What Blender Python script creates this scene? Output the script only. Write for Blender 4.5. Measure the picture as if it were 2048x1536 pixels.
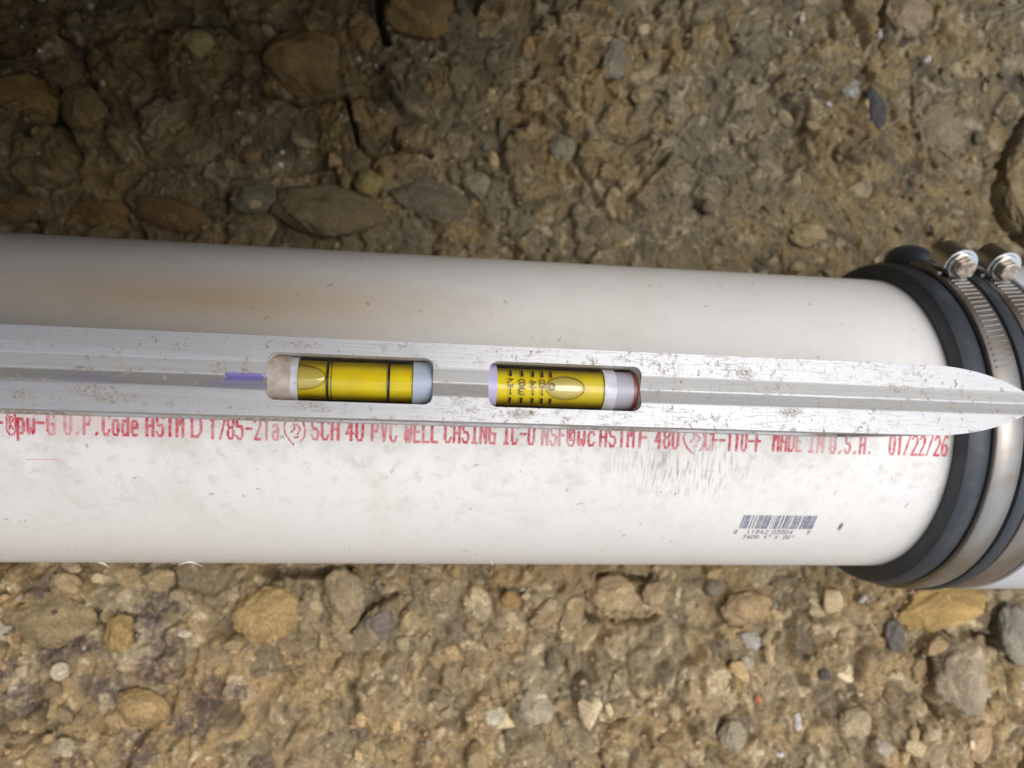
import bpy, bmesh, math, random
import numpy as np
from mathutils import Vector, Matrix
random.seed(7)
S = bpy.context.scene
for o in list(bpy.data.objects): bpy.data.objects.remove(o)
rad = math.radians

# ------------------------------------------------------------------ camera, sky, sun, exposure
F = 1539.0                                   # focal length in photo pixels (2048 wide)
def norm(v):
    v = np.array(v, float); return v/np.linalg.norm(v)
def frame(vp, roll):                         # an axis system seen from the camera
    X = norm([vp[0]-1024, -(vp[1]-768), -F])
    Z = np.array([0, math.sin(rad(roll)), math.cos(rad(roll))]); Z = norm(Z-X*Z.dot(X))
    return np.array([X, np.cross(Z, X), Z])
def cpt(px, py, d): return np.array([(px-1024)/F*d, -(py-768)/F*d, -d])
RW = frame((12857, 1172), 5.0)               # world: X along the pipe, Z up
P0 = cpt(900, 818.6, .2925)                  # a point of the pipe's axis = world origin
CAM = RW @ (-P0)
def c2w(p): return RW @ (np.array(p)-P0)
def ray(px, py): return RW @ norm([(px-1024)/F, -(py-768)/F, -1])
def on_plane(px, py, z):
    d = ray(px, py); t = (z-CAM[2])/d[2]; return CAM+t*d
def on_cyl(px, py, R):                       # returns x, angle from +Z towards +Y
    d = ray(px, py); a = d[1]**2+d[2]**2; b = CAM[1]*d[1]+CAM[2]*d[2]; c = CAM[1]**2+CAM[2]**2-R*R
    disc = max(b*b-a*c, 0); t = (-b-math.sqrt(disc))/a; p = CAM+t*d
    return p[0], math.atan2(p[1], p[2])

cd = bpy.data.cameras.new('camera'); cam = bpy.data.objects.new('camera', cd)
S.collection.objects.link(cam); S.camera = cam
M4 = Matrix([list(RW[i])+[CAM[i]] for i in range(3)]+[[0, 0, 0, 1]])
cam.matrix_world = M4
cd.sensor_width = 36; cd.lens = F/2048*36; cd.clip_start = .01; cd.clip_end = 200
cd.dof.use_dof = True; cd.dof.focus_distance = .205; cd.dof.aperture_fstop = 13.5

SUN_EL, SUN_AZ = 70, -4   # azimuth in the XY plane (light comes from image lower right)
w = bpy.data.worlds.new('World'); S.world = w; w.use_nodes = True
nt = w.node_tree; nt.nodes.clear()
out = nt.nodes.new('ShaderNodeOutputWorld'); bg = nt.nodes.new('ShaderNodeBackground')
sky = nt.nodes.new('ShaderNodeTexSky'); sky.sky_type = 'NISHITA'; sky.sun_disc = False
sky.sun_elevation = rad(SUN_EL); sky.sun_rotation = rad(90-SUN_AZ); sky.dust_density = 1.5; sky.air_density = 1.2
hs = nt.nodes.new('ShaderNodeHueSaturation'); hs.inputs['Saturation'].default_value = .42
nt.links.new(sky.outputs[0], hs.inputs['Color']); nt.links.new(hs.outputs[0], bg.inputs[0])
bg.inputs[1].default_value = .12; nt.links.new(bg.outputs[0], out.inputs[0])
sd = bpy.data.lights.new('sun', 'SUN'); sd.energy = .8; sd.angle = rad(35); sd.color = (1, .97, .93)
sun = bpy.data.objects.new('sun', sd); S.collection.objects.link(sun)
dv = Vector((math.cos(rad(SUN_EL))*math.cos(rad(SUN_AZ)), math.cos(rad(SUN_EL))*math.sin(rad(SUN_AZ)), math.sin(rad(SUN_EL))))
sun.rotation_euler = dv.to_track_quat('Z', 'Y').to_euler(); sun.location = dv*3
S.view_settings.view_transform = 'Standard'; S.view_settings.look = 'None'
S.view_settings.exposure = .98; S.view_settings.gamma = 1
S.render.engine = 'CYCLES'
S.cycles.transparent_max_bounces = 16; S.cycles.max_bounces = 10

# ------------------------------------------------------------------ helpers
def tag(o, label=None, cat=None, group=None, kind=None):
    for k, v in (('label', label), ('category', cat), ('group', group), ('kind', kind)):
        if v: o[k] = v
    return o
def link(o, parent=None):
    S.collection.objects.link(o)
    if parent: o.parent = parent
    return o
def empty(name, m=None, parent=None):
    o = bpy.data.objects.new(name, None); o.empty_display_size = .01; link(o, parent)
    if m is not None: o.matrix_local = m
    return o
def mesh(name, verts, faces, mat, parent=None, smooth=True):
    me = bpy.data.meshes.new(name); me.from_pydata([tuple(v) for v in verts], [], faces); me.update()
    if smooth: me.shade_smooth()
    if mat: me.materials.append(mat)
    return link(bpy.data.objects.new(name, me), parent)
def bobj(name, bm, mat, parent=None, smooth=True):
    me = bpy.data.meshes.new(name); bmesh.ops.recalc_face_normals(bm, faces=bm.faces); bm.to_mesh(me); bm.free()
    if smooth: me.shade_smooth()
    if mat: me.materials.append(mat)
    return link(bpy.data.objects.new(name, me), parent)
def sharp(o, deg=35):
    me = o.data; n = len(me.edges); bm = bmesh.new(); bm.from_mesh(me)
    for e in bm.edges:
        if len(e.link_faces) == 2 and e.calc_face_angle(0) > rad(deg): e.smooth = False
    bm.to_mesh(me); bm.free(); return o
def bevel(o, wdt, seg=2, deg=30):
    b = o.modifiers.new('bevel', 'BEVEL'); b.width = wdt; b.segments = seg; b.limit_method = 'ANGLE'
    b.angle_limit = rad(deg); b.harden_normals = False
    return o

class NT:                                    # tiny node helper
    def __init__(s, name):
        s.m = bpy.data.materials.new(name); s.m.use_nodes = True; s.t = s.m.node_tree
        s.b = s.t.nodes['Principled BSDF']; s.out = s.t.nodes['Material Output']
        s.obj = s.t.nodes.new('ShaderNodeTexCoord').outputs['Object']
    def n(s, typ, **kw):
        nd = s.t.nodes.new('ShaderNode'+typ)
        for k, v in kw.items():
            if k.startswith('_'): setattr(nd, k[1:], v)
            elif k.startswith('i') and k[1:].isdigit(): s.set(nd.inputs[int(k[1:])], v)
            else: s.set(nd.inputs[k.replace('__', ' ')], v)
        return nd
    def set(s, sock, v):
        if hasattr(v, 'is_output') and v.is_output: s.t.links.new(v, sock)
        else:
            if isinstance(v, tuple) and len(v) == 3 and sock.type == 'RGBA': v = v+(1,)
            sock.default_value = v
    def noise(s, scale, detail=4, rough=.55, vec=None, dist=0):
        return s.n('TexNoise', Vector=vec or s.obj, Scale=scale, Detail=detail, Roughness=rough, Distortion=dist).outputs['Fac']
    def vscale(s, v3, vec=None, loc=(0, 0, 0), rot=(0, 0, 0)):
        return s.n('Mapping', Vector=vec or s.obj, Scale=v3, Location=loc, Rotation=rot).outputs[0]
    def ramp(s, fac, *stops, interp='LINEAR'):
        nd = s.n('ValToRGB', Fac=fac); cr = nd.color_ramp; cr.interpolation = interp
        while len(cr.elements) < len(stops): cr.elements.new(.5)
        for e, (p, c) in zip(cr.elements, stops):
            e.position = p; e.color = (c, c, c, 1) if not isinstance(c, tuple) else c+(1,)
        return nd.outputs[0]
    def mix(s, fac, a, b, mode='MIX'):
        nd = s.t.nodes.new('ShaderNodeMix'); nd.data_type = 'RGBA'; nd.blend_type = mode
        s.set(nd.inputs[0], fac); s.set(nd.inputs[6], a); s.set(nd.inputs[7], b); return nd.outputs[2]
    def math(s, op, a, b=0.0, c=0.0, clamp=False):
        nd = s.t.nodes.new('ShaderNodeMath'); nd.operation = op; nd.use_clamp = clamp
        s.set(nd.inputs[0], a); s.set(nd.inputs[1], b); s.set(nd.inputs[2], c); return nd.outputs[0]
    def blob(s, c, r, vec=None, soft=.6, wob=0.0, wscale=200):   # 1 inside an ellipsoid, 0 outside, ragged rim
        v = s.n('VectorMath', _operation='SUBTRACT', i0=vec or s.obj, i1=c).outputs[0]
        v = s.n('VectorMath', _operation='DIVIDE', i0=v, i1=r).outputs[0]
        L = s.n('VectorMath', _operation='LENGTH', i0=v).outputs['Value']
        if wob: L = s.math('ADD', L, s.math('MULTIPLY', s.math('SUBTRACT', s.noise(wscale, 4), .5), wob))
        return s.n('MapRange', Value=L, i1=1.0, i2=1-soft, i3=0.0, i4=1.0).outputs[0]
    def bump(s, h, strength=.3, dist=.001, prev=None):
        nd = s.n('Bump', Height=h, Strength=strength, Distance=dist)
        if prev: s.set(nd.inputs['Normal'], prev)
        return nd.outputs[0]
    def p(s, **kw):
        for k, v in kw.items(): s.set(s.b.inputs[k.replace('__', ' ')], v)
        return s.m

# ------------------------------------------------------------------ numpy noise for the soil
def h2(ix, iy, seed):
    n = (ix.astype(np.int64)*374761393+iy.astype(np.int64)*668265263+seed*1274126177) & 0xffffffff
    n = ((n ^ (n >> 13))*1274126177) & 0xffffffff; n = (n ^ (n >> 16)) & 0xffffffff
    return (n & 0xffffff)/float(0x1000000)
def vnoise(x, y, s, seed, octs=3):
    r = np.zeros_like(x); a = 1; tot = 0
    for o in range(octs):
        X = x/s; Y = y/s; i = np.floor(X); j = np.floor(Y); u = X-i; v = Y-j; u = u*u*(3-2*u); v = v*v*(3-2*v)
        q = lambda a_, b_: h2(i+a_, j+b_, seed+o*17)
        r += a*((q(0, 0)*(1-u)+q(1, 0)*u)*(1-v)+(q(0, 1)*(1-u)+q(1, 1)*u)*v); tot += a; a *= .5; s *= .5
    return r/tot
def voro(x, y, s, seed):                     # F1, F2, two randoms of the nearest cell
    X = x/s; Y = y/s; i = np.floor(X); j = np.floor(Y)
    f1 = np.full(x.shape, 9.0); f2 = f1.copy(); ra = np.zeros_like(x); rb = ra.copy()
    for a in (-1, 0, 1):
        for b in (-1, 0, 1):
            ci = i+a; cj = j+b
            d = np.hypot(ci+.1+.8*h2(ci, cj, seed)-X, cj+.1+.8*h2(ci, cj, seed+1)-Y)
            k = d < f1
            f2 = np.where(k, f1, np.minimum(f2, d)); f1 = np.where(k, d, f1)
            ra = np.where(k, h2(ci, cj, seed+2), ra); rb = np.where(k, h2(ci, cj, seed+3), rb)
    return f1, f2, ra, rb
sst = lambda t, a, b: (lambda q: q*q*(3-2*q))(np.clip((t-a)/(b-a), 0, 1))

GZ = -.064
def soil(x, y):
    """height and colour of the soil"""
    wx = x+.006*(vnoise(x, y, .012, 3)-.5)*2; wy = y+.006*(vnoise(x, y, .012, 5)-.5)*2
    wx2 = wx+.0016*(vnoise(x, y, .003, 13)-.5)*2; wy2 = wy+.0016*(vnoise(x, y, .003, 15)-.5)*2
    rough = sst(vnoise(x+.3, y, .09, 21, 2), .38, .62)                # where clods are loose
    rough = np.maximum(rough*.8, sst(-y, .06, .1)*.75); rough = np.maximum(rough, sst(-x, .02, .14)*.8)*.85+.15
    z = GZ+.012*(vnoise(x, y, .11, 31)-.5)
    a1, a2, ar, ac = voro(wx, wy, .034, 41)
    z += rough*(.009*sst(a2-a1, 0, .2)*(.35+.65*ar)+.004*(ar-.5))*np.where(ac > .35, 1, .35)
    b1, b2, br, bc = voro(wx2, wy2, .0125, 51)
    z += (.35+.65*rough)*(.0050*sst(b2-b1, 0, .22)*(.2+.8*br)+.0022*(br-.5))*np.where(bc > .4, 1, .25)
    c1, c2, cr, cc = voro(wx2, wy2, .0052, 61)
    z += (.5+.5*rough)*(.0024*sst(c2-c1, 0, .28)*cr)*np.where(cc > .3, 1, .3)
    d1, d2, dr, dc = voro(wx2, wy2, .0023, 71)
    z += .0011*sst(d2-d1, 0, .3)*dr
    z += .0012*(vnoise(x, y, .003, 81)-.5)
    # colour
    col = np.zeros(x.shape+(3,)); T = lambda *c: np.array(c)
    base = T(.20, .155, .094); grey = T(.168, .148, .108); ochre = T(.262, .188, .094); pale = T(.36, .31, .225); dark = T(.085, .075, .062)
    def mx(c, t): 
        nonlocal col; t = np.clip(t, 0, 1)[..., None]; col = col*(1-t)+c*t
    col[:] = base
    mx(grey, sst(vnoise(x, y, .07, 91), .4, .65)*.8)
    mx(ochre, sst(vnoise(x, y+.4, .05, 95), .5, .72)*.6)
    mx(ochre, (ac > .62)*(a2-a1 > .08)*.55*rough); mx(grey, (ac < .22)*.5)
    mx(ochre, (bc > .78)*.5*sst(b2-b1, .0, .25)); mx(dark, (bc < .1)*.6*sst(b2-b1, .0, .2)); mx(pale, ((bc > .5)&(bc < .56))*.55*sst(b2-b1, 0, .2))
    mx(pale, (cc > .91)*.7*sst(c2-c1, 0, .35)); mx(grey, (cc < .25)*.45); mx(dark, ((cc > .3)&(cc < .36))*.5)
    mx(pale, (dc > .93)*.6*sst(d2-d1, 0, .3)); mx(dark, (dc < .12)*.35)
    col *= T(1.40, 1.28, 1.03)*(.72+.56*vnoise(x, y, .008, 99, 4))[..., None]
    dry = sst(-y, .04, .10); shade_ul = sst(y, .05, .16)*(1-sst(x, -.08, .12))  # the upper-left darkening is shade painted into the soil colour
    col = col*(1+.52*dry-.36*shade_ul)[..., None]*(1+shade_ul[..., None]*(T(.12, 0, -.2)))
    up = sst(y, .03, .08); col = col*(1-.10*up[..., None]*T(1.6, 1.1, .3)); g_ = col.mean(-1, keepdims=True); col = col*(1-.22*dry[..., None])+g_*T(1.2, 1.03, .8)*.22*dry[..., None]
    return z, col

def axis_coords(lo, hi, step, far):
    c = np.arange(lo, hi, step); o = [hi]; s = step*1.5
    while o[-1] < far: o.append(o[-1]+s); s = min(s*1.18, 4)
    i = [lo]; s = step*1.5
    while i[-1] > -far: i.append(i[-1]-s); s = min(s*1.18, 4)
    return np.array(i[1:][::-1]+list(c)+o)
cx = [on_plane(px, py, GZ) for px in (-60, 2108) for py in (-60, 1596)]
XL = min(p[0] for p in cx); XH = max(p[0] for p in cx); YL = min(p[1] for p in cx); YH = max(p[1] for p in cx)
print('ground span', XL, XH, YL, YH, 'cam', CAM)

def crack(pl, w_, dep):
    global Zs
    P_ = [on_plane(a, b, GZ) for a, b in pl]; D = np.full(GX.shape, 9.0); jx = GX+.004*(vnoise(GX, GY, .008, 201)-.5); jy = GY+.004*(vnoise(GX, GY, .008, 202)-.5)
    for p, q in zip(P_, P_[1:]):
        d0, d1 = q[0]-p[0], q[1]-p[1]; t = np.clip(((jx-p[0])*d0+(jy-p[1])*d1)/(d0*d0+d1*d1), 0, 1); D = np.minimum(D, np.hypot(jx-p[0]-t*d0, jy-p[1]-t*d1))
    Zs = Zs-dep*(1-sst(D, w_*.4, w_))
def trench(x, y):                            # the banks of the trench, unseen; the near one raised at left to cut light
    return .55*sst(y, YH+.02, YH+.4)+.42*sst(-y, -YL+.03, -YL+.17)*(1-.8*sst(x, .0, .25))+.1*sst(-y, -YL+.2, -YL+.7)
gx = axis_coords(XL, XH, .00075, 40); gy = axis_coords(YL, YH, .00075, 40)
GX, GY = np.meshgrid(gx, gy)
Zs, Cs = soil(GX, GY)
for pl_, w_, dep_ in (([(2040, 235), (2012, 290), (1992, 340), (1985, 400), (2005, 455), (2060, 500)], .0034, .022), ([(755, -20), (762, 50), (775, 90)], .0028, .015), ([(690, 205), (716, 300), (745, 322), (790, 318)], .0014, .010),
  ([(1748, -10), (1738, 60), (1745, 98)], .0022, .014), ([(1820, 180), (1812, 250), (1845, 300), (1850, 340)], .0018, .012), ([(470, 55), (560, 60), (590, 75)], .0018, .012), ([(520, 190), (600, 215), (690, 200)], .0018, .012), ([(140, 200), (136, 270), (80, 285)], .0018, .012), ([(780, 290), (800, 310), (860, 320)], .0018, .012),
  ([(1195, 1150), (1260, 1160), (1300, 1155)], .0025, .014), ([(1160, 1215), (1185, 1240), (1240, 1245), (1310, 1235)], .0018, .012), ([(520, 1140), (620, 1150), (700, 1140)], .0025, .014), ([(1985, 1240), (1990, 1290), (1940, 1270)], .0028, .016), ([(1835, 1290), (1830, 1380), (1860, 1420)], .0022, .013), ([(1455, 1245), (1480, 1250)], .0022, .012),
  ([(60, 1200), (140, 1190), (190, 1225), (215, 1250)], .0018, .011), ([(85, 1380), (95, 1430), (70, 1400)], .0018, .011), ([(0, 1452), (60, 1458), (110, 1465)], .002, .012), ([(710, 1260), (745, 1210), (790, 1185)], .0015, .010), ([(1180, 1445), (1250, 1440)], .0016, .01), ([(2040, 1470), (2025, 1530)], .0028, .014), ([(1825, 1440), (1820, 1500)], .002, .012)): crack(pl_, w_, dep_)
fade = sst(np.maximum(np.abs(GX)-.6, np.abs(GY)-.6), 0, .5)
Zs = Zs+trench(GX, GY)+.03*fade*(vnoise(GX, GY, .6, 7)-.5)
# a shallow bed under the pipe
Zs = Zs-.006*np.exp(-(GY/.05)**2)
Zs = np.where(np.abs(GY) < .07, np.minimum(Zs, -np.sqrt(np.maximum(.0575**2-GY**2, 0))-.0005+np.maximum(np.abs(GY)-.0575, 0)*6), Zs)
def ground_z(x, y):
    i = int(np.clip(np.searchsorted(gx, x), 0, len(gx)-1)); j = int(np.clip(np.searchsorted(gy, y), 0, len(gy)-1)); return float(Zs[j, i])
def on_ground(px, py):
    p = on_plane(px, py, GZ)
    for _ in range(3): p = on_plane(px, py, ground_z(p[0], p[1])*.6+GZ*.4)
    return p

def dirt_mat(name, stain=False):
    g = NT(name)
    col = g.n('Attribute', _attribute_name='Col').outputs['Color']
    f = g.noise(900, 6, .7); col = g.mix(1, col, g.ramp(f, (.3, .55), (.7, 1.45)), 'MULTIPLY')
    if stain:                                # purple primer splashed on the soil
        st = None
        for (px, py, r) in ((60, 1395, 46), (110, 1310, 34), (170, 1290, 36), (285, 1240, 40), (330, 1290, 40), (310, 1340, 44), (220, 1385, 42), (400, 1400, 44), (385, 1440, 40), (270, 1500, 46), (430, 1380, 34), (90, 1170, 30), (160, 1520, 40), (520, 1530, 26), (15, 1340, 30), (720, 1465, 20), (480, 1375, 26), (330, 1210, 26)):
            p = on_plane(px, py, GZ+.004); q = r*.38/F
            b = g.blob((p[0], p[1], 0), (q, q*.8, 9), soft=.4, wob=1.6, wscale=140)
            st = b if st is None else g.math('MAXIMUM', st, b)
        st = g.math('MULTIPLY', st, g.ramp(g.noise(420, 4), (.36, .2), (.58, .72)))
        col = g.mix(st, col, (.092, .060, .082))
    bh = g.math('ADD', g.noise(1000, 6, .75), g.math('MULTIPLY', g.noise(3500, 2), .5))
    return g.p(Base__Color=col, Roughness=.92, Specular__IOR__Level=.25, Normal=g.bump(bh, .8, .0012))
MSOIL = dirt_mat('soil_material', True); MROCK = dirt_mat('rock_material')
def grid_mesh(name, X, Y, Z, C, mat):
    ny, nx = X.shape; me = bpy.data.meshes.new(name); N = nx*ny; nf = (nx-1)*(ny-1)
    me.vertices.add(N); me.vertices.foreach_set('co', np.stack([X, Y, Z], -1).astype(np.float32).ravel())
    idx = np.arange(N).reshape(ny, nx); q = np.stack([idx[:-1, :-1], idx[:-1, 1:], idx[1:, 1:], idx[1:, :-1]], -1).reshape(-1, 4)
    me.loops.add(nf*4); me.loops.foreach_set('vertex_index', q.ravel().astype(np.int32))
    me.polygons.add(nf); me.polygons.foreach_set('loop_start', np.arange(0, nf*4, 4, dtype=np.int32))
    me.update(calc_edges=True); me.shade_smooth()
    a = me.color_attributes.new('Col', 'FLOAT_COLOR', 'POINT')
    a.data.foreach_set('color', np.concatenate([C, np.ones(C.shape[:2]+(1,))], -1).astype(np.float32).ravel())
    me.materials.append(mat); return link(bpy.data.objects.new(name, me))
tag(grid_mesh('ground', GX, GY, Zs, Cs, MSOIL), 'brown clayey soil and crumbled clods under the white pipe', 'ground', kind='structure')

# overhang added out of view at the top left to shade the soil below
def light_blocker():
    xs = np.arange(-.9, .62, .012); rows = []
    for z in np.arange(-.09, .345, .02):
        yb = CAM[1]+(YH-CAM[1])*max(CAM[2]-z, 0)/(CAM[2]-GZ); rows.append((yb+BK_GAP, z, .12+.5*max(z, 0)))
    for (y, z) in ((CAM[1]+.02, .36), (BK_EDGE+.04, .365), (BK_EDGE+.01, .38), (BK_EDGE, .41), (BK_EDGE+.03, .45), (BK_EDGE+.12, .48), (.35, .52), (.6, .54), (1.0, .50)):
        rows.append((y, z, max(.12+.5*min(z, .5), (YH+.33-y) if y < .5 else 0)))
    lw_ = 1-sst(xs, XL-.22, XL-.05)
    R_ = np.array(rows); k = 1-sst(xs, BK_X0, BK_X1)
    Y = R_[:, 0][:, None]+R_[:, 2][:, None]*(1-k)[None, :]; Z = np.repeat(R_[:, 1][:, None], len(xs), 1)*(.35+.65*k)[None, :]
    Y = np.where(R_[:, 1][:, None] < .37, Y*(1-lw_)[None, :]+np.minimum(Y, .062)*lw_[None, :], Y); X = np.repeat(xs[None], len(rows), 0)
    cap = .222+.148*sst(xs, -.16, -.04); un = (R_[:, 1] < .385)[:, None]; Z = np.where(un, np.minimum(Z, cap[None, :]+.06*np.maximum(R_[:, 1]-.36, 0)[:, None]), Z)
    s_ = np.arange(len(rows))[:, None]*.02+X*0
    n1 = vnoise(X, s_, .07, 3, 4)-.4; X = X+.012*(vnoise(X+3, s_, .05, 4, 3)-.5); Y = Y+.03*n1; Z = Z+.01*(vnoise(X, s_+2, .05, 5, 3)-.5)
    C = np.array((.15, .088, .034))*(.6+.8*vnoise(X, s_, .03, 8, 4))[..., None]
    tag(grid_mesh('added_overhang', X, Y, Z, C, MSOIL), 'added brown overhang out of view that shades the upper left soil', 'light_blocker', kind='structure')
BK_GAP, BK_EDGE, BK_X0, BK_X1 = .012, .01, -.01, .19
light_blocker()

# ------------------------------------------------------------------ stones one can tell apart
def rock(name, px, py, wpx, hpx, ang, colr, label, group='stones lying in the soil', tall=.7, seed=None, sink=.42, edgy=.95, cat='stone'):
    """an irregular stone with its own facets; wpx,hpx = size in the photograph's pixels"""
    p = on_ground(px, py); k = .345/F
    a, b = wpx*k/2, hpx*k/2; c = min(a, b)*tall
    rs = random.Random(seed if seed is not None else int(px*7+py*13))
    bm = bmesh.new(); bmesh.ops.create_icosphere(bm, subdivisions=5 if max(wpx, hpx) > 60 else 4, radius=1)
    planes = [(norm([rs.gauss(0, 1), rs.gauss(0, 1), rs.gauss(.3, 1)]), rs.uniform(.72, .95)) for _ in range(13)]
    V = np.array([v.co[:] for v in bm.verts])
    for n, d in planes:                      # chop off facets, softly
        t = V@n; ex = np.maximum(t-d, 0); V = V-np.outer(ex*.85, n)
    of = rs.uniform(0, 50)
    V3 = V*.9+of
    f_ = 60/max(wpx, hpx, 40)
    nn = vnoise(V3[:, 0]+V3[:, 2]*.7, V3[:, 1]-V3[:, 2]*.6, .6, 5, 5)+.5*vnoise(V3[:, 2]*1.1, V3[:, 0]+V3[:, 1]*.3, .22, 9, 4)
    v1_, v2_, vr_, vc_ = voro(V3[:, 0]+V3[:, 2]*.5, V3[:, 1]-V3[:, 2]*.4, .5*f_**.4, 77); nn = nn+.22*sst(v2_-v1_, 0, .35)*vr_-.08
    V = V*(1+edgy*.38*(nn-.75))[:, None]
    V = V/np.abs(V).max(0)
    V = V*np.array([a, b, c])
    ca, sa = math.cos(rad(ang)), math.sin(rad(ang)); V = np.stack([V[:, 0]*ca-V[:, 1]*sa, V[:, 0]*sa+V[:, 1]*ca, V[:, 2]], 1)
    for v, q in zip(bm.verts, V): v.co = q
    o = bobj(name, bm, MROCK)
    C = np.array(colr)[None, :]*(1.0 if max(colr) > .45 else 1.18)*(.55+.8*vnoise(V3[:, 0]+V3[:, 2], V3[:, 1], .35, 33, 5))[:, None]
    if py < 460: C = C*(np.array((.78, .72, .60)) if px < 950 else .92)  # stones at upper left darkened to match the shade painted on the soil
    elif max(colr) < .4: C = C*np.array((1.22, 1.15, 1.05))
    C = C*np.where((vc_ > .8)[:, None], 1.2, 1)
    cl = o.data.color_attributes.new('Col', 'FLOAT_COLOR', 'POINT')
    cl.data.foreach_set('color', np.concatenate([C, np.ones((len(C), 1))], 1).astype(np.float32).ravel())
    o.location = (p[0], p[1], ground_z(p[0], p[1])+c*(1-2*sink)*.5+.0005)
    tag(o, label, cat, group); return o
TAN = (.27, .19, .10); GRY = (.20, .175, .13); OCH = (.31, .205, .095); PAL = (.50, .42, .31); DRK = (.07, .066, .064); WHT = (.7, .66, .6); BRN = (.16, .11, .06)
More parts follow.
